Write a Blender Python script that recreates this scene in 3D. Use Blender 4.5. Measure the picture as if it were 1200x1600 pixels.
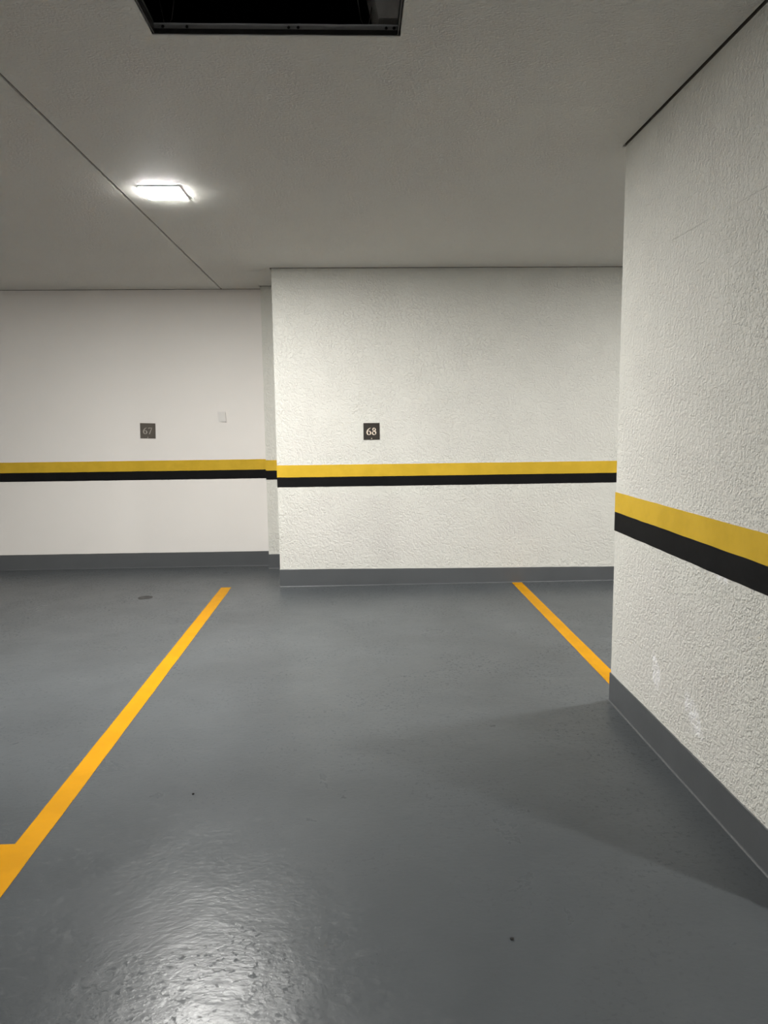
import bpy, bmesh, math, random
from mathutils import Vector, Matrix, noise as mnoise

for o in list(bpy.data.objects):
    bpy.data.objects.remove(o, do_unlink=True)
random.seed(7)
S = bpy.context.scene
COL = S.collection

# ------------------------------------------------------------------ camera
F, PITCH, ROLL, YAW = 1135.66, 0.12660, -0.01170, 0.03660
cy, sy, cp, sp = math.cos(YAW), math.sin(YAW), math.cos(PITCH), math.sin(PITCH)
fw = Vector((sy * cp, cy * cp, -sp))
r0 = Vector((cy, -sy, 0.0))
u0 = r0.cross(fw)
cr, sr = math.cos(ROLL), math.sin(ROLL)
rt = r0 * cr + u0 * sr
up = u0 * cr - r0 * sr
cam = bpy.data.cameras.new('camera')
cam.sensor_fit = 'VERTICAL'
cam.sensor_height = 36.0
cam.lens = 36.0 * F / 1600.0
cam.clip_start = 0.05
cam_o = bpy.data.objects.new('camera', cam)
COL.objects.link(cam_o)
m = Matrix((rt, up, -fw)).transposed().to_4x4()
m.translation = Vector((0, 0, 1.4))
cam_o.matrix_world = m
S.camera = cam_o

# ------------------------------------------------------------------ world, exposure
W = bpy.data.worlds.new('world')
S.world = W
W.use_nodes = True
W.node_tree.nodes['Background'].inputs[0].default_value = (0.0, 0.0, 0.0, 1)
W.node_tree.nodes['Background'].inputs[1].default_value = 0.0
LAMP_STRENGTH = 100.0
LAMP_COLOUR = (1.0, 0.985, 0.945)
S.view_settings.view_transform = 'Standard'
S.view_settings.look = 'None'
S.view_settings.gamma = 1.0
S.view_settings.use_curve_mapping = False
S.view_settings.exposure = 3.48
S.cycles.use_denoising = True
S.cycles.denoising_prefilter = 'FAST'
S.cycles.adaptive_threshold = 0.005
S.cycles.diffuse_bounces = 8
S.cycles.max_bounces = 14
S.cycles.sample_clamp_indirect = 3.0

# ------------------------------------------------------------------ measures (metres)
H = 2.6156                      # suspended ceiling
TOP = H + 0.45                  # concrete slab above it
GAP = 0.013                     # shadow gap round the ceiling
DA, DB, DC = 6.9997, 6.8527, 6.0681
SL, CL = -0.8518, -0.6632
XR, R0, R1, XR2 = 1.2393, 1.80, 3.4256, 1.56   # free-standing wall on the right
X0, X1, Y0, Y1 = -7.0, 6.0, -6.0, 7.3
GX = -1.2277                    # ceiling joint
HX0, HX1, HY0, HY1 = -0.6235, 0.1612, 1.72, 2.4999  # hatch

# ------------------------------------------------------------------ node helpers
class NT:
    def __init__(s, name):
        s.m = bpy.data.materials.new(name)
        s.m.use_nodes = True
        s.t = s.m.node_tree
        s.b = s.t.nodes['Principled BSDF']
        tc = s.t.nodes.new('ShaderNodeTexCoord')
        s.pos = tc.outputs['Object']
    def link(s, a, b):
        s.t.links.new(a, b)
    def put(s, sock, v):
        if hasattr(v, 'is_linked'):
            s.link(v, sock)
        else:
            sock.default_value = v
    def math(s, op, a, b=0.0, c=None, clamp=False):
        n = s.t.nodes.new('ShaderNodeMath')
        n.operation = op
        n.use_clamp = clamp
        s.put(n.inputs[0], a)
        s.put(n.inputs[1], b)
        if c is not None:
            s.put(n.inputs[2], c)
        return n.outputs[0]
    def map(s, scale=(1, 1, 1), loc=(0, 0, 0), src=None):
        n = s.t.nodes.new('ShaderNodeMapping')
        n.inputs['Scale'].default_value = scale
        n.inputs['Location'].default_value = loc
        s.link(src or s.pos, n.inputs['Vector'])
        return n.outputs[0]
    def noise(s, scale, detail=3.0, rough=0.5, vec=None, dist=0.0):
        n = s.t.nodes.new('ShaderNodeTexNoise')
        n.inputs['Scale'].default_value = scale
        n.inputs['Detail'].default_value = detail
        n.inputs['Roughness'].default_value = rough
        n.inputs['Distortion'].default_value = dist
        s.link(vec or s.pos, n.inputs['Vector'])
        return n.outputs['Fac']
    def voronoi(s, scale, vec=None, feature='F1', rnd=1.0):
        n = s.t.nodes.new('ShaderNodeTexVoronoi')
        n.feature = feature
        n.inputs['Scale'].default_value = scale
        n.inputs['Randomness'].default_value = rnd
        s.link(vec or s.pos, n.inputs['Vector'])
        return n.outputs['Distance']
    def ramp(s, fac, a, b, lo=0.0, hi=1.0):
        n = s.t.nodes.new('ShaderNodeMapRange')
        n.interpolation_type = 'SMOOTHSTEP'
        s.put(n.inputs['Value'], fac)
        n.inputs['From Min'].default_value = a
        n.inputs['From Max'].default_value = b
        n.inputs['To Min'].default_value = lo
        n.inputs['To Max'].default_value = hi
        return n.outputs[0]
    def mix(s, fac, a, b):
        n = s.t.nodes.new('ShaderNodeMix')
        n.data_type = 'RGBA'
        s.put(n.inputs[0], fac)
        for sock, v in ((n.inputs[6], a), (n.inputs[7], b)):
            if hasattr(v, 'is_linked'):
                s.link(v, sock)
            else:
                sock.default_value = (*v, 1)
        return n.outputs[2]
    def bump(s, h, strength, dist, prev=None):
        n = s.t.nodes.new('ShaderNodeBump')
        n.inputs['Strength'].default_value = strength
        n.inputs['Distance'].default_value = dist
        s.link(h, n.inputs['Height'])
        if prev:
            s.link(prev, n.inputs['Normal'])
        return n.outputs[0]
    def xyz(s):
        n = s.t.nodes.new('ShaderNodeSeparateXYZ')
        s.link(s.pos, n.inputs[0])
        return n.outputs
    def out(s, col=None, rough=0.5, normal=None, metal=0.0, spec=0.5):
        b = s.b
        if col is not None:
            if hasattr(col, 'is_linked'):
                s.link(col, b.inputs['Base Color'])
            else:
                b.inputs['Base Color'].default_value = (*col, 1)
        s.put(b.inputs['Roughness'], rough)
        b.inputs['Metallic'].default_value = metal
        b.inputs['Specular IOR Level'].default_value = spec
        if normal:
            s.link(normal, b.inputs['Normal'])
        return s.m

def plain(name, col, rough=0.5, metal=0.0, spec=0.5, grain=0.0):
    n = NT(name)
    c = col
    if grain:
        f = n.noise(25, 4)
        c = n.mix(f, tuple(v * (1 - grain) for v in col), tuple(min(1, v * (1 + grain)) for v in col))
    return n.out(c, rough, None, metal, spec)

# ------------------------------------------------------------------ materials
def mat_stucco(name, strength, marks=False):
    """rolled texture paint: flattened irregular lumps over a finer grain"""
    n = NT(name)
    lump = n.ramp(n.noise(50, 3.0, 0.62, dist=0.12), 0.45, 0.58)
    lump2 = n.ramp(n.noise(120, 2.0, 0.55, dist=0.1), 0.47, 0.62)
    fine = n.noise(230, 2.0, 0.6)
    patch = n.ramp(n.noise(7.0, 3.0, 0.5), 0.35, 0.62, 0.78, 1.0)
    h = n.math('MULTIPLY_ADD', lump2, 0.6, lump)
    h = n.math('MULTIPLY_ADD', fine, 0.4, h)
    h = n.math('MULTIPLY', h, patch)
    nb = n.bump(h, 1.0, strength)
    big = n.noise(1.6, 3.0)
    col = n.mix(big, (0.69, 0.683, 0.63), (0.74, 0.736, 0.685))
    if marks:
        x, y, z = n.xyz()
        wob = n.math('MULTIPLY_ADD', n.noise(9, 3), 0.12, -0.06)
        chalk = None
        # pale chalky rubs low on the wall
        for (py, pz, ry, rz, slope) in ((2.89, 0.335, 0.035, 0.085, 0.3), (2.55, 0.29, 0.055, 0.075, 0.5), (2.40, 0.86, 0.05, 0.03, 0.2)):
            dy = n.math('SUBTRACT', n.math('ADD', y, wob), py)
            dz = n.math('SUBTRACT', z, pz)
            dy = n.math('MULTIPLY_ADD', dz, -slope, dy)
            a = n.math('DIVIDE', dy, ry)
            b = n.math('DIVIDE', dz, rz)
            d = n.math('ADD', n.math('MULTIPLY', a, a), n.math('MULTIPLY', b, b))
            k = n.ramp(d, 0.1, 1.3, 1.0, 0.0)
            chalk = k if chalk is None else n.math('MAXIMUM', chalk, k)
        chalk = n.math('MULTIPLY', chalk, n.ramp(n.noise(45, 3), 0.38, 0.62, 0.3, 0.95))
        col = n.mix(chalk, col, (0.93, 0.93, 0.93))
        # broken horizontal joint high on the wall
        dz = n.math('ABSOLUTE', n.math('SUBTRACT', n.math('MULTIPLY_ADD', n.noise(30, 2), 0.004, z), JOINT_Z))
        line = n.ramp(dz, 0.0008, 0.0026, 1.0, 0.0)
        seg = n.ramp(n.noise(2.1, 1.0, 0.4, vec=n.map((0, 1, 0), (0, 0.9, 0))), 0.47, 0.56)
        line = n.math('MULTIPLY', line, seg)
        col = n.mix(n.math('MULTIPLY', line, 0.45), col, (0.30, 0.29, 0.26))
        # small dark nicks
        nick = n.ramp(n.voronoi(2.3), 0.012, 0.030, 0.6, 0.0)
        col = n.mix(nick, col, (0.25, 0.24, 0.21))
    return n.out(col, 0.62, nb, spec=0.35)

def mat_smooth_wall():
    n = NT('smooth_wall_paint')
    h = n.math('MULTIPLY_ADD', n.noise(180, 2), 0.3, n.noise(45, 3))
    col = n.mix(n.noise(1.3, 3), (0.80, 0.77, 0.735), (0.85, 0.82, 0.785))
    return n.out(col, 0.6, n.bump(h, 0.12, 0.002), spec=0.35)

def mat_ceiling():
    n = NT('ceiling_paint')
    v = n.map((1.0, 1.6, 1.0))
    h = n.ramp(n.noise(95, 3, 0.55, vec=v), 0.42, 0.66)
    h = n.math('MULTIPLY_ADD', n.noise(260, 2, vec=v), 0.35, h)
    col = n.mix(n.noise(1.1, 2), (0.795, 0.78, 0.73), (0.845, 0.83, 0.785))
    return n.out(col, 0.75, n.bump(h, 1.0, 0.003), spec=0.2)

def mat_floor():
    n = NT('grey_epoxy_floor')
    # trowel waves, orange peel and little flat chips of the epoxy
    wave = n.noise(5.5, 3.0, 0.55, dist=0.4)
    peel = n.noise(60, 4.0, 0.6, vec=n.map((0.8, 1.25, 1.0)))
    chipn = n.noise(55, 4.0, 0.65, dist=0.4)
    chip = n.math('MULTIPLY', n.ramp(chipn, 0.57, 0.61), n.ramp(n.noise(2.2, 2.0), 0.42, 0.62, 0.3, 1.0))
    h = n.math('MULTIPLY_ADD', peel, 0.15, n.math('MULTIPLY', wave, 0.55))
    nb = n.bump(h, 1.0, 0.0055)
    big = n.noise(0.9, 4.0, 0.55, dist=0.6)
    mid = n.noise(3.2, 5.0, 0.6, dist=0.5)
    c = n.mix(n.ramp(big, 0.3, 0.7), (0.065, 0.0715, 0.077), (0.081, 0.089, 0.0955))
    c = n.mix(n.ramp(mid, 0.50, 0.80, 0.0, 0.35), c, (0.056, 0.062, 0.067))
    # dusty streaks and dark scuffs
    dust = n.ramp(n.noise(7, 5, 0.65, vec=n.map((1.0, 2.6, 1.0)), dist=1.0), 0.60, 0.78, 0.0, 0.35)
    c = n.mix(dust, c, (0.105, 0.11, 0.113))
    scuff = n.ramp(n.noise(16, 4, 0.6, vec=n.map((1.0, 1.7, 1.0), (3.1, 1.7, 0)), dist=1.2), 0.68, 0.80, 0.0, 0.35)
    c = n.mix(scuff, c, (0.045, 0.047, 0.049))
    c = n.mix(n.math('MULTIPLY', chip, 0.15), c, (0.045, 0.047, 0.049))
    rough = n.ramp(mid, 0.25, 0.75, 0.27, 0.33)
    rough = n.math('MULTIPLY_ADD', chip, 0.38, rough)
    rough = n.math('MULTIPLY_ADD', dust, 0.3, rough)
    return n.out(c, rough, nb, spec=0.21)

def mat_base():
    n = NT('grey_baseboard_paint')
    c = n.mix(n.noise(4, 4), (0.076, 0.081, 0.086), (0.098, 0.104, 0.110))
    h = n.math('MULTIPLY_ADD', n.noise(70, 3), 0.4, n.noise(14, 2))
    return n.out(c, 0.42, n.bump(h, 0.25, 0.003), spec=0.4)

def mat_paint(name, a, b, rough, bump=0.12, spec=0.3):
    n = NT(name)
    c = n.mix(n.ramp(n.noise(6, 4, 0.6), 0.35, 0.65), a, b)
    h = n.math('MULTIPLY_ADD', n.noise(90, 2), 0.4, n.noise(30, 3))
    return n.out(c, rough, n.bump(h, bump, 0.002), spec=spec)

JOINT_Z = 2.08
M_RIGHT = mat_stucco('stucco_paint_coarse', 0.0025, True)
M_BACK = mat_stucco('stucco_paint', 0.0024)
M_SMOOTH = mat_smooth_wall()
M_CEIL = mat_ceiling()
M_FLOOR = mat_floor()
M_BASE = mat_base()
M_YBAND = mat_paint('yellow_band_paint', (0.57, 0.37, 0.025), (0.63, 0.41, 0.032), 0.6, 0.12, 0.2)
M_KBAND = mat_paint('black_band_paint', (0.0035, 0.0035, 0.004), (0.005, 0.005, 0.0055), 0.7, 0.12, 0.15)
M_LINE = mat_paint('yellow_line_paint', (0.47, 0.215, 0.0015), (0.52, 0.24, 0.002), 0.5, 0.15, 0.10)
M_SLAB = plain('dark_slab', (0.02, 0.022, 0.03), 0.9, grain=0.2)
M_STEEL = plain('galvanised_steel', (0.50, 0.50, 0.50), 0.32, 0.25, grain=0.15)
M_DARKSTEEL = plain('dark_painted_steel', (0.035, 0.035, 0.035), 0.45, 0.2, grain=0.15)
M_GAP = plain('gap_shade_channel', (0.10, 0.09, 0.075), 0.6)  # dark colour stands in for the shade inside the ceiling gap
M_WIRE = plain('hanger_wire', (0.25, 0.24, 0.22), 0.5, 0.6)
M_GYPSUM = plain('grey_render', (0.78, 0.76, 0.72), 0.9, grain=0.15)
M_WHITE = plain('white_enamel', (0.86, 0.86, 0.84), 0.4)
M_COVER = plain('white_plastic', (0.84, 0.82, 0.79), 0.3)
M_PLATE = plain('dark_bronze_plate', (0.036, 0.031, 0.027), 0.34, 0.0, grain=0.08)
M_PLATE2 = plain('paler_bronze_plate', (0.115, 0.100, 0.084), 0.30, 0.25, grain=0.12)  # paler and more metallic than the other plate
M_DIGIT = plain('pale_digit', (0.78, 0.66, 0.56), 0.5)
M_DIGIT2 = plain('greyed_digit', (0.40, 0.365, 0.325), 0.5)
M_SCREW = plain('brass_screw', (0.62, 0.55, 0.45), 0.4, 0.4)
M_PEBBLE = plain('dark_grit', (0.018, 0.018, 0.018), 0.8, grain=0.2)
M_LAMP = bpy.data.materials.new('lit_diffuser')
M_LAMP.use_nodes = True
_p = M_LAMP.node_tree.nodes['Principled BSDF']
_p.inputs['Base Color'].default_value = (0.9, 0.9, 0.9, 1)
_p.inputs['Emission Color'].default_value = (*LAMP_COLOUR, 1)
_p.inputs['Emission Strength'].default_value = LAMP_STRENGTH

M_LAMP2 = M_LAMP.copy()          # weaker emission, set for the lamp behind the right wall
M_LAMP2.name = 'lit_diffuser_weaker'
M_LAMP2.node_tree.nodes['Principled BSDF'].inputs['Emission Strength'].default_value = LAMP_STRENGTH * 0.55

# ------------------------------------------------------------------ object helpers
def mesh_obj(name, bm, mat, parent=None, smooth=False, loc=None):
    bmesh.ops.recalc_face_normals(bm, faces=bm.faces)
    me = bpy.data.meshes.new(name)
    bm.to_mesh(me)
    bm.free()
    me.materials.append(mat)
    if smooth:
        for p in me.polygons:
            p.use_smooth = True
    o = bpy.data.objects.new(name, me)
    COL.objects.link(o)
    if parent:
        o.parent = parent
    if loc:
        o.location = loc
    return o

def structure(name, bm, mat, **k):
    o = mesh_obj(name, bm, mat, **k)
    o['kind'] = 'structure'
    return o

def box(bm, x0, x1, y0, y1, z0, z1):
    v = [bm.verts.new((x, y, z)) for z in (z0, z1) for y in (y0, y1) for x in (x0, x1)]
    for f in ((0, 1, 3, 2), (4, 6, 7, 5), (0, 4, 5, 1), (2, 3, 7, 6), (0, 2, 6, 4), (1, 5, 7, 3)):
        bm.faces.new([v[i] for i in f])
    return v

def one_box(*a):
    bm = bmesh.new()
    box(bm, *a)
    return bm

def bevelled(bm, w, seg=2):
    bmesh.ops.bevel(bm, geom=list(bm.edges), offset=w, segments=seg, affect='EDGES', profile=0.5)
    return bm

def wob(p, scale, amp):
    return amp * mnoise.noise(Vector(p) * scale)

def ribbon(path, profile, step=0.04, closed=False, wave=0.0):
    """sweep a (distance out, height) profile along an xy path; the wall's free side is on the right of travel.
    profile: list of (out, z0, z1) with z going from z0 at the path's start to z1 at its end"""
    pts = [Vector(p) for p in path]
    segs = [(pts[i], pts[(i + 1) % len(pts)]) for i in range(len(pts) if closed else len(pts) - 1)]
    total = sum((b - a).length for a, b in segs)
    def nrm(a, b):
        d = (b - a).normalized()
        return Vector((d.y, -d.x))
    bm = bmesh.new()
    rows = []
    run = 0.0
    for i, (a, b) in enumerate(segs):
        L = (b - a).length
        k = max(1, int(L / step))
        n = nrm(a, b)
        for j in range(k + 1):
            if j == k and (closed or i < len(segs) - 1):
                continue
            t = j / k
            p = a.lerp(b, t)
            off = n
            if j == 0 and (i > 0 or closed):
                pn = nrm(*segs[i - 1])
                s_ = (pn + n)
                off = s_ / (s_.dot(n))
            u = (run + L * t) / total
            row = []
            for q, (o, z0, z1) in enumerate(profile):
                z = z0 + (z1 - z0) * u
                dz = wob((p.x, p.y, z * 3 + q), 9, wave) + wob((p.x, p.y, z + 7), 1.1, wave) if z > 0.03 else 0.0
                row.append(bm.verts.new((p.x + off.x * o, p.y + off.y * o, z + dz)))
            rows.append(row)
        run += L
    cnt = len(rows)
    for i in range(cnt if closed else cnt - 1):
        r, s_ = rows[i], rows[(i + 1) % cnt]
        for q in range(len(profile) - 1):
            bm.faces.new((r[q], s_[q], s_[q + 1], r[q + 1]))
    if not closed:
        for r in (rows[0], rows[-1]):
            if len(r) > 2:
                bm.faces.new(r)
    return bm

def band_profile(z0, z1, t=0.002):
    """flat painted band from z0=(start, end) up to z1=(start, end)"""
    return [(-0.001, z0[0], z0[1]), (t, z0[0], z0[1]), (t, z1[0], z1[1]), (-0.001, z1[0], z1[1])]

def base_profile(top, t=0.004, r=0.008):
    """skirting with a small coved foot"""
    p = [(0.0, -0.002, -0.002), (t + r, 0.0005, 0.0005)]
    for k in range(1, 5):
        a = k / 4 * math.pi / 2
        z = r * (1 - math.cos(a))
        p.append((t + r * (1 - math.sin(a)), z, z))
    p += [(t, top[0] - 0.003, top[1] - 0.003), (t - 0.002, top[0], top[1]), (-0.001, top[0], top[1])]
    return p

def plate(xs, ys, keep, z0, z1):
    """flat board cut from a grid of cells, with closed rims"""
    bm = bmesh.new()
    V = {}
    def v(i, j, k):
        if (i, j, k) not in V:
            V[i, j, k] = bm.verts.new((xs[i], ys[j], (z0, z1)[k]))
        return V[i, j, k]
    on = {(i, j) for i in range(len(xs) - 1) for j in range(len(ys) - 1)
          if keep((xs[i] + xs[i + 1]) / 2, (ys[j] + ys[j + 1]) / 2)}
    for i, j in on:
        bm.faces.new((v(i, j, 0), v(i, j + 1, 0), v(i + 1, j + 1, 0), v(i + 1, j, 0)))
        bm.faces.new((v(i, j, 1), v(i + 1, j, 1), v(i + 1, j + 1, 1), v(i, j + 1, 1)))
        for di, dj, a, b in ((-1, 0, (i, j), (i, j + 1)), (1, 0, (i + 1, j), (i + 1, j + 1)),
                             (0, -1, (i, j), (i + 1, j)), (0, 1, (i, j + 1), (i + 1, j + 1))):
            if (i + di, j + dj) not in on:
                bm.faces.new((v(*a, 0), v(*b, 0), v(*b, 1), v(*a, 1)))
    return bm

def thing(name, label, cat, loc, group=None, rotz=0.0):
    o = bpy.data.objects.new(name, None)
    o.empty_display_size = 0.1
    COL.objects.link(o)
    o.location = loc
    o.rotation_euler = (0, 0, rotz)
    tag(o, label, cat, group)
    return o

def tag(o, label, cat, group=None):
    o['label'] = label
    o['category'] = cat
    if group:
        o['group'] = group
    return o

# ------------------------------------------------------------------ the shell
floor = structure('floor', one_box(X0 - 0.2, X1 + 0.2, Y0 - 0.2, Y1 + 0.2, -0.15, 0.0), M_FLOOR)
wall_a = structure('wall_back_left', one_box(X0 - 0.2, SL, DA, Y1 + 0.2, 0, TOP), M_SMOOTH)
wall_b = structure('wall_back_recess', one_box(SL, CL, DB, Y1 + 0.2, 0, TOP), M_BACK)
wall_c = structure('wall_back', one_box(CL, X1 + 0.2, DC, Y1 + 0.2, 0, TOP), M_BACK)
wall_r = structure('wall_right', bevelled(one_box(XR, XR2, R0, R1, 0, TOP), 0.004, 2), M_RIGHT)
structure('wall_left', one_box(X0 - 0.2, X0, Y0, DA, 0, TOP), M_SMOOTH)
structure('wall_far_right', one_box(X1, X1 + 0.2, Y0, DC, 0, TOP), M_SMOOTH)
structure('wall_front', one_box(X0 - 0.2, X1 + 0.2, Y0 - 0.2, Y0, 0, TOP), M_SMOOTH)
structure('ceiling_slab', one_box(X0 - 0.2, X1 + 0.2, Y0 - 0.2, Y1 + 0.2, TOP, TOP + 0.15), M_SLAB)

xs = sorted([X0 + GAP, GX - 0.006, GX + 0.006, SL - GAP, CL - GAP, HX0, HX1, XR - GAP, XR2 + GAP, X1 - GAP])
ys = sorted([Y0 + GAP, HY0, HY1, R0 - GAP, R1 + GAP, DC - GAP, DB - GAP, DA - GAP])
def solid(x, y):
    if HX0 < x < HX1 and HY0 < y < HY1: return False
    if XR - GAP < x < XR2 + GAP and R0 - GAP < y < R1 + GAP: return False
    if x > CL - GAP and y > DC - GAP: return False
    if x > SL - GAP and y > DB - GAP: return False
    return True
structure('ceiling', plate([x for x in xs if x > GX], ys, solid, H, H + 0.0125), M_CEIL)
structure('ceiling.001', plate([x for x in xs if x < GX], ys, solid, H, H + 0.0125), M_CEIL)

# skirtings
pa = [(X0, DA), (SL, DA)]
pb = [(SL, DA), (SL, DB), (CL, DB)]
pc = [(CL, DB), (CL, DC), (X1, DC)]
pr = [(XR, R1), (XR, R0), (XR2, R0), (XR2, R1)]
structure('baseboard_back_left', ribbon(pa, base_profile((0.160, 0.146)), wave=0.0015), M_BASE)
structure('baseboard_back_recess', ribbon(pb, base_profile((0.140, 0.140)), wave=0.0015), M_BASE)
structure('baseboard_back', ribbon(pc, base_profile((0.160, 0.085)), wave=0.0015), M_BASE)
structure('baseboard_right', ribbon(pr, base_profile((0.143, 0.143)), closed=True, wave=0.003), M_BASE)

# painted bands round the walls (children of their wall)
def bands(wall, path, y_top, y_mid, y_bot, closed=False, wave=0.0012):
    o = mesh_obj('yellow_band', ribbon(path, band_profile(y_mid, y_top), closed=closed, wave=wave), M_YBAND, wall)
    o['label'] = 'mustard yellow painted band'
    o = mesh_obj('black_band', ribbon(path, band_profile(y_bot, y_mid, 0.0019), closed=closed, wave=wave), M_KBAND, wall)
    o['label'] = 'black painted band'
bands(wall_a, pa, (1.037, 1.037), (0.938, 0.938), (0.854, 0.854))
bands(wall_b, pb, (1.034, 1.034), (0.936, 0.936), (0.852, 0.852))
bands(wall_c, pc, (1.031, 1.031), (0.930, 0.930), (0.848, 0.848))
bands(wall_r, pr, (1.0424, 1.0424), (0.947, 0.947), (0.8564, 0.8564), closed=True, wave=0.002)

# shadow-gap channels, shade put into their dark colour, where the walls meet the suspended ceiling, and in the long ceiling joint
gap_prof = [(-0.001, H - 0.002, H - 0.002), (0.0015, H - 0.002, H - 0.002), (0.0015, H + 0.03, H + 0.03), (GAP + 0.02, H + 0.03, H + 0.03)]
for i, (p, cl) in enumerate(((pa, False), (pb, False), (pc, False), (pr, True))):
    structure('trim_%d' % (i + 2), ribbon(p, gap_prof, step=0.5, closed=cl), M_GAP)
structure('trim_6', one_box(GX - 0.012, GX + 0.012, Y0 + 0.1, DA - 0.02, H + 0.009, H + 0.0120), M_GAP)

# parking lines: thin coats of paint on the floor, with slightly uneven edges
def line_mesh(outline, h=0.0015):
    bm = bmesh.new()
    pts = []
    for i, a in enumerate(outline):
        b = outline[(i + 1) % len(outline)]
        L = math.dist(a, b)
        k = max(1, int(L / 0.08))
        for j in range(k):
            t = j / k
            x, y = a[0] + (b[0] - a[0]) * t, a[1] + (b[1] - a[1]) * t
            pts.append((x + wob((x, y, i), 6, 0.002), y))
    lo = [bm.verts.new((x, y, -0.001)) for x, y in pts]
    hi = [bm.verts.new((x, y, h)) for x, y in pts]
    n = len(pts)
    top = [bm.edges.new((hi[i], hi[(i + 1) % n])) for i in range(n)]
    bmesh.ops.triangle_fill(bm, use_beauty=True, edges=top)
    for i in range(n):
        bm.faces.new((lo[i], lo[(i + 1) % n], hi[(i + 1) % n], hi[i]))
    return bm
L0, L1, RL0, RL1 = -1.1669, -1.0813, 1.3121, 1.3968
o = mesh_obj('parking_line', line_mesh([(L1, 6.087), (L0, 6.087), (L0, 2.325), (-4.6, 2.335), (-4.6, 2.21), (L0, 2.20), (L0, 1.2), (L1, 1.2)]), M_LINE, floor)
o['label'] = 'long yellow parking line between bays 67 and 68 with a branch to the left'
o = mesh_obj('parking_line', line_mesh([(RL1, DC - 0.005), (RL0, DC - 0.005), (RL0, R1 + 0.012), (RL1, R1 + 0.012)]), M_LINE, floor)
o['label'] = 'yellow parking line running from the back wall to the right wall'

# chipped spot in the floor paint
bm = bmesh.new()
ring_n = 18
rings = []
for rr, z in ((0.062, 0.0003), (0.050, 0.0045), (0.036, 0.005), (0.026, 0.001)):
    rings.append([bm.verts.new((rr * (1 + 0.28 * mnoise.noise(Vector((math.cos(a), math.sin(a), 3.3)) * 1.7)) * math.cos(a),
                                rr * (1 + 0.28 * mnoise.noise(Vector((math.cos(a), math.sin(a), 5.3)) * 1.7)) * math.sin(a),
                                z * (0.7 + 0.6 * abs(math.sin(1.5 * a))) if z > 0.001 else z))
                  for a in [2 * math.pi * i / ring_n for i in range(ring_n)]])
for a, b in zip(rings, rings[1:]):
    for i in range(ring_n):
        bm.faces.new((a[i], a[(i + 1) % ring_n], b[(i + 1) % ring_n], b[i]))
bm.faces.new(rings[-1])
o = mesh_obj('chipped_patch', bm, plain('bare_screed', (0.04, 0.04, 0.04), 0.6, grain=0.4), floor, smooth=True, loc=(-1.718, 5.783, 0))
o['label'] = 'small chipped patch in the grey floor paint'

# ------------------------------------------------------------------ things
# ceiling lamps: square surface-mounted LED panels
def ceiling_lamp(loc, label):
    t = thing('ceiling_lamp', label, 'lamp', loc, 'square lamps on the garage ceiling')
    a, b, d = 0.108, 0.106, 0.006
    bm = bmesh.new()
    def ring(h, z):
        return [bm.verts.new((x * h, y * h, z)) for x, y in ((-1, -1), (1, -1), (1, 1), (-1, 1))]
    rs = [ring(a, 0), ring(a, -d + 0.003), ring(a - 0.003, -d), ring(b, -d), ring(b - 0.001, -d + 0.004)]
    for p, q in zip(rs, rs[1:]):
        for i in range(4):
            bm.faces.new((p[i], p[(i + 1) % 4], q[(i + 1) % 4], q[i]))
    bm.faces.new(rs[0])
    mesh_obj('housing', bm, M_WHITE, t)
    bm = one_box(-b + 0.003, b - 0.003, -b + 0.003, b - 0.003, -d - 0.0014, -d + 0.001)
    bmesh.ops.delete(bm, geom=[max(bm.faces, key=lambda f: f.calc_center_median().z)], context='FACES_ONLY')
    for f in bm.faces:
        f.normal_update()
    mesh_obj('diffuser', bm, M_LAMP, t)
    return t
lamp = ceiling_lamp((-1.005, 4.10, H), 'lit square white lamp on the ceiling beside the long ceiling joint')
def dup(root, loc, label):
    r = root.copy()
    COL.objects.link(r)
    r.location = loc
    r['label'] = label
    for ch in list(root.children):
        c = ch.copy()
        COL.objects.link(c)
        c.parent = r
    return r
right_lamp = dup(lamp, (2.75, 3.86, H), 'square white lamp on the ceiling hidden behind the right wall')
dup(lamp, (-5.2, 0.05, H), 'unseen square fill lamp added on the ceiling far left and behind the viewer')  # unseen lamp, added as ambient fill from the left
dup(lamp, (3.2, -0.05, H), 'square white lamp on the ceiling behind the near end of the right wall')

for ch in right_lamp.children:
    if ch.data.materials[0] == M_LAMP:
        ch.data = ch.data.copy()
        ch.data.materials[0] = M_LAMP2

# open access hatch in the ceiling
hatch = thing('ceiling_hatch', 'open rectangular ceiling hatch with a dark metal rim and black void above', 'hatch',
              ((HX0 + HX1) / 2, (HY0 + HY1) / 2, H))
hw, hd = (HX1 - HX0) / 2, (HY1 - HY0) / 2
def angle_rail(length, h=0.032, lip=0.022, t=0.0025):
    """L-section bar along x: an upright and a flange turned outwards along its upper edge, rolled bead on top"""
    prof = [(0, -0.002), (t, -0.002), (t, 0.012), (t + 0.006, 0.013), (t + 0.006, h - 0.004), (t + 0.004, h),
            (t, h + 0.001), (-0.001, h), (0.002, h - 0.004), (0.002, 0.016), (0, 0.015)]
    bm = bmesh.new()
    n = 12
    rows = [[bm.verts.new((-length / 2 + length * i / n, y, z + 0.0006 * math.sin(i * 1.9))) for y, z in prof] for i in range(n + 1)]
    for a, b in zip(rows, rows[1:]):
        for i in range(len(prof)):
            bm.faces.new((a[i], b[i], b[(i + 1) % len(prof)], a[(i + 1) % len(prof)]))
    bm.faces.new(rows[0])
    bm.faces.new(rows[-1])
    return bm
far = mesh_obj('rim_rail', angle_rail(2 * hw), M_STEEL, hatch, loc=(0, hd - 0.009, 0))
near = mesh_obj('rim_rail', angle_rail(2 * hw), M_STEEL, hatch, loc=(0, -hd + 0.009, 0))
near.rotation_euler = (0, 0, math.pi)
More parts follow.
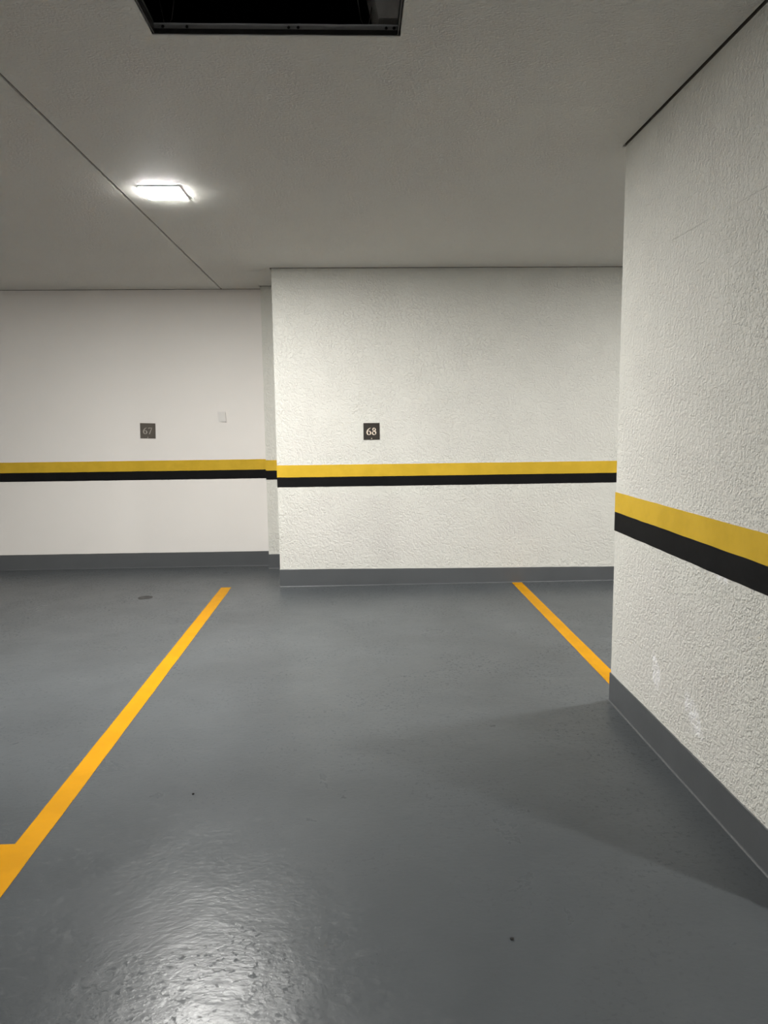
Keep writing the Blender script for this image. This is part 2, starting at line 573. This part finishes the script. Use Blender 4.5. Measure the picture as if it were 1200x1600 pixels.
lf = mesh_obj('rim_rail', angle_rail(2 * hd - 0.03), M_DARKSTEEL, hatch, loc=(-hw + 0.009, 0, 0))
lf.rotation_euler = (0, 0, math.pi / 2)
rg = mesh_obj('rim_rail', angle_rail(2 * hd - 0.03), M_DARKSTEEL, hatch, loc=(hw - 0.009, 0, 0))
rg.rotation_euler = (0, 0, -math.pi / 2)
# dark lower flange and screw heads of the far rail
bm = one_box(-hw, hw, -0.004, -0.001, -0.001, 0.014)
mesh_obj('flange', bm, M_DARKSTEEL, far)
bm0 = bmesh.new()
bmesh.ops.create_cone(bm0, cap_ends=True, segments=10, radius1=0.005, radius2=0.0035, depth=0.003,
                      matrix=Matrix.Rotation(math.pi / 2, 4, 'X'))
screw0 = mesh_obj('screw', bm0, M_DARKSTEEL, far, loc=(-hw + 0.035, -0.0015, 0.022))
for x in (-hw + 0.11, -hw + 0.43, -hw + 0.46, hw - 0.045, hw - 0.02):
    s = screw0.copy()
    COL.objects.link(s)
    s.location = (x, -0.0015, 0.022)

# thin hanger wires from the slab
def tube(path, r, seg=6):
    bm = bmesh.new()
    pts = [Vector(p) for p in path]
    rows = []
    for i, p in enumerate(pts):
        d = (pts[min(i + 1, len(pts) - 1)] - pts[max(i - 1, 0)]).normalized()
        a = d.orthogonal().normalized()
        b = d.cross(a)
        rows.append([bm.verts.new(p + (a * math.cos(k * 2 * math.pi / seg) + b * math.sin(k * 2 * math.pi / seg)) * r) for k in range(seg)])
    for u, v in zip(rows, rows[1:]):
        for k in range(seg):
            bm.faces.new((u[k], v[k], v[(k + 1) % seg], u[(k + 1) % seg]))
    bm.faces.new(rows[0])
    bm.faces.new(rows[-1])
    return bm
for wx, lab, sgn in ((-0.60, 'thin looped hanger wire inside the dark hatch, at its left end', 1),
                     (0.05, 'thin looped hanger wire inside the dark hatch, beside the grey block', -1)):
    z0 = 0.09
    pth = [(0.03 * sgn, 0, TOP - H), (0.025 * sgn, 0, z0 + 0.1), (0.012 * sgn, 0, z0 + 0.02), (0, 0, z0), (-0.015 * sgn, 0, z0 + 0.01),
           (-0.03 * sgn, 0.01, z0 + 0.09), (-0.06 * sgn, 0.01, TOP - H)]
    o = mesh_obj('hanger_wire', tube(pth, 0.0016), M_WIRE, smooth=True, loc=(wx, 2.62, H))
    tag(o, lab, 'wire', 'hanger wires in the ceiling hatch')

# rough grey block hanging down from the slab, seen through the hatch
bm = bmesh.new()
vb = [(0.092, 2.512), (0.30, 2.512), (0.30, 2.72), (0.092, 2.72)]
lo = [bm.verts.new((x + wob((x, y, 1), 9, 0.006), y, H + 0.062 + wob((x, y, 2), 11, 0.008))) for x, y in vb]
mi = [bm.verts.new((x - (0.010 if x < 0.2 else 0) + wob((x, y, 4), 9, 0.004), y, H + 0.13)) for x, y in vb]
hi = [bm.verts.new((x - (0.085 if x < 0.2 else 0), y, TOP + 0.001)) for x, y in vb]
for a, b in ((lo, mi), (mi, hi)):
    for i in range(4):
        bm.faces.new((a[i], a[(i + 1) % 4], b[(i + 1) % 4], b[i]))
bm.faces.new(lo)
bm.faces.new(hi)
structure('trim_1', bm, M_GYPSUM)

# numbered plates
def catmull(ps, n=8):
    out = []
    P = [ps[0]] + list(ps) + [ps[-1]]
    for i in range(1, len(P) - 2):
        for j in range(n):
            t = j / n
            out.append(tuple(0.5 * ((2 * P[i][k]) + (-P[i - 1][k] + P[i + 1][k]) * t
                                    + (2 * P[i - 1][k] - 5 * P[i][k] + 4 * P[i + 1][k] - P[i + 2][k]) * t * t
                                    + (-P[i - 1][k] + 3 * P[i][k] - 3 * P[i + 1][k] + P[i + 2][k]) * t ** 3) for k in range(3)))
    out.append(ps[-1])
    return out
def loop(cx, cyy, rx, ry, thin, thick, tilt=0.0, n=28):
    r = []
    for i in range(n + 1):
        a = 2 * math.pi * i / n
        r.append((cx + rx * math.cos(a), cyy + ry * math.sin(a), thin + (thick - thin) * abs(math.cos(a + tilt)) ** 1.3))
    return r
GLYPH = {
    '6': [catmull([(0.56, 1.00, 0.035), (0.42, 0.93, 0.075), (0.26, 0.80, 0.115), (0.13, 0.58, 0.145), (0.09, 0.34, 0.155), (0.14, 0.14, 0.13),
                   (0.24, 0.055, 0.085), (0.34, 0.035, 0.06), (0.46, 0.09, 0.10), (0.535, 0.20, 0.135), (0.55, 0.31, 0.145), (0.51, 0.44, 0.125),
                   (0.42, 0.53, 0.085), (0.33, 0.555, 0.06), (0.22, 0.52, 0.05), (0.14, 0.43, 0.045)])],
    '8': [loop(0.32, 0.765, 0.165, 0.205, 0.055, 0.125, 0.5), loop(0.32, 0.275, 0.215, 0.24, 0.06, 0.145, -0.5)],
    '7': [[(0.07, 0.80, 0.03), (0.085, 0.86, 0.05), (0.10, 0.93, 0.07), (0.11, 0.955, 0.075)],
          [(0.09, 0.945, 0.09), (0.35, 0.945, 0.09), (0.58, 0.95, 0.08)],
          catmull([(0.585, 0.975, 0.05), (0.50, 0.78, 0.075), (0.38, 0.48, 0.10), (0.26, 0.14, 0.115), (0.22, 0.0, 0.115)])],
}
def glyph(ch, h, wscale, depth):
    bm = bmesh.new()
    for si, st in enumerate(GLYPH[ch]):
        rows = []
        for i, (x, y, w) in enumerate(st):
            x0_, y0_, _ = st[max(i - 1, 0)]
            x1_, y1_, _ = st[min(i + 1, len(st) - 1)]
            if st[0][:2] == st[-1][:2] and i in (0, len(st) - 1):
                x0_, y0_, _ = st[-2]
                x1_, y1_, _ = st[1]
            d = Vector((x1_ - x0_, y1_ - y0_)).normalized()
            nx, ny = -d.y * w / 2, d.x * w / 2
            e = depth + si * 0.00015
            rows.append([bm.verts.new((px * h * wscale, yy, py * h)) for px, py, yy in
                         ((x + nx, y + ny, 0.0), (x + nx, y + ny, -e), (x - nx, y - ny, -e), (x - nx, y - ny, 0.0))])
        for a, b in zip(rows, rows[1:]):
            for k in range(4):
                bm.faces.new((a[k], b[k], b[(k + 1) % 4], a[(k + 1) % 4]))
        bm.faces.new(rows[0])
        bm.faces.new(rows[-1])
    return bm
def number_plate(cx, y, cz, w, h, digits, mp, md, label, tilt):
    t = thing('bay_number_plate', label, 'sign', (cx, y, cz), 'bay number plates on the back wall')
    t.rotation_euler = (0, tilt, 0)
    mesh_obj('plate', bevelled(one_box(-w / 2, w / 2, -0.005, 0.001, -h / 2, h / 2), 0.0012, 2), mp, t)
    dh = 0.425 * h
    for ch, u in zip(digits, (0.195, 0.520)):
        mesh_obj('digit', glyph(ch, dh, 1.10, 0.0010), md, t, loc=(-w / 2 + u * w - 0.002, -0.005, h / 2 - 0.715 * h))
    bm = bmesh.new()
    bmesh.ops.create_uvsphere(bm, u_segments=10, v_segments=6, radius=0.0055, matrix=Matrix.Scale(0.45, 4, (0, 1, 0)))
    mesh_obj('screw', bm, M_SCREW if md is M_DIGIT else md, t, smooth=True, loc=(0, -0.005, -0.435 * h))
    return t
number_plate(0.1265, DC, 1.3035, 0.134, 0.138, '68', M_PLATE, M_DIGIT, 'square dark brown plate with the pale number 68', 0.0)
number_plate(-1.970, DA, 1.3195, 0.143, 0.143, '67', M_PLATE2, M_DIGIT2, 'square paler grey-brown plate with the number 67', 0.03)

# blank cover on the left part of the back wall
bm = bevelled(one_box(-0.038, 0.038, -0.007, 0.0, -0.048, 0.048), 0.002, 2)
o = mesh_obj('blank_cover', bm, M_COVER, loc=(-1.265, DA - 0.009, 1.445))
o.rotation_euler = (math.radians(7), 0, math.radians(-14))   # sits loose: its lower right corner stands off the wall
tag(o, 'small blank white cover plate on the wall right of plate 67', 'cover plate')

# bits of grit on the floor
def pebble(x, y, r, lab, seed):
    bm = bmesh.new()
    bmesh.ops.create_icosphere(bm, subdivisions=2, radius=r)
    for v in bm.verts:
        v.co *= 1 + 0.35 * mnoise.noise(v.co / r * 0.9 + Vector((seed, 0, 0)))
        v.co.z *= 0.6
    zmin = min(v.co.z for v in bm.verts)
    for v in bm.verts:
        v.co.z -= zmin
    o = mesh_obj('pebble', bm, M_PEBBLE, smooth=True, loc=(x, y, 0))
    tag(o, lab, 'pebble', 'specks of grit on the grey floor')
pebble(0.399, 1.791, 0.0055, 'dark pebble lying alone on the bare grey floor near the bottom right', 1.0)
pebble(-0.640, 2.623, 0.0045, 'tiny dark pebble on the grey floor right of the long yellow line', 5.0)
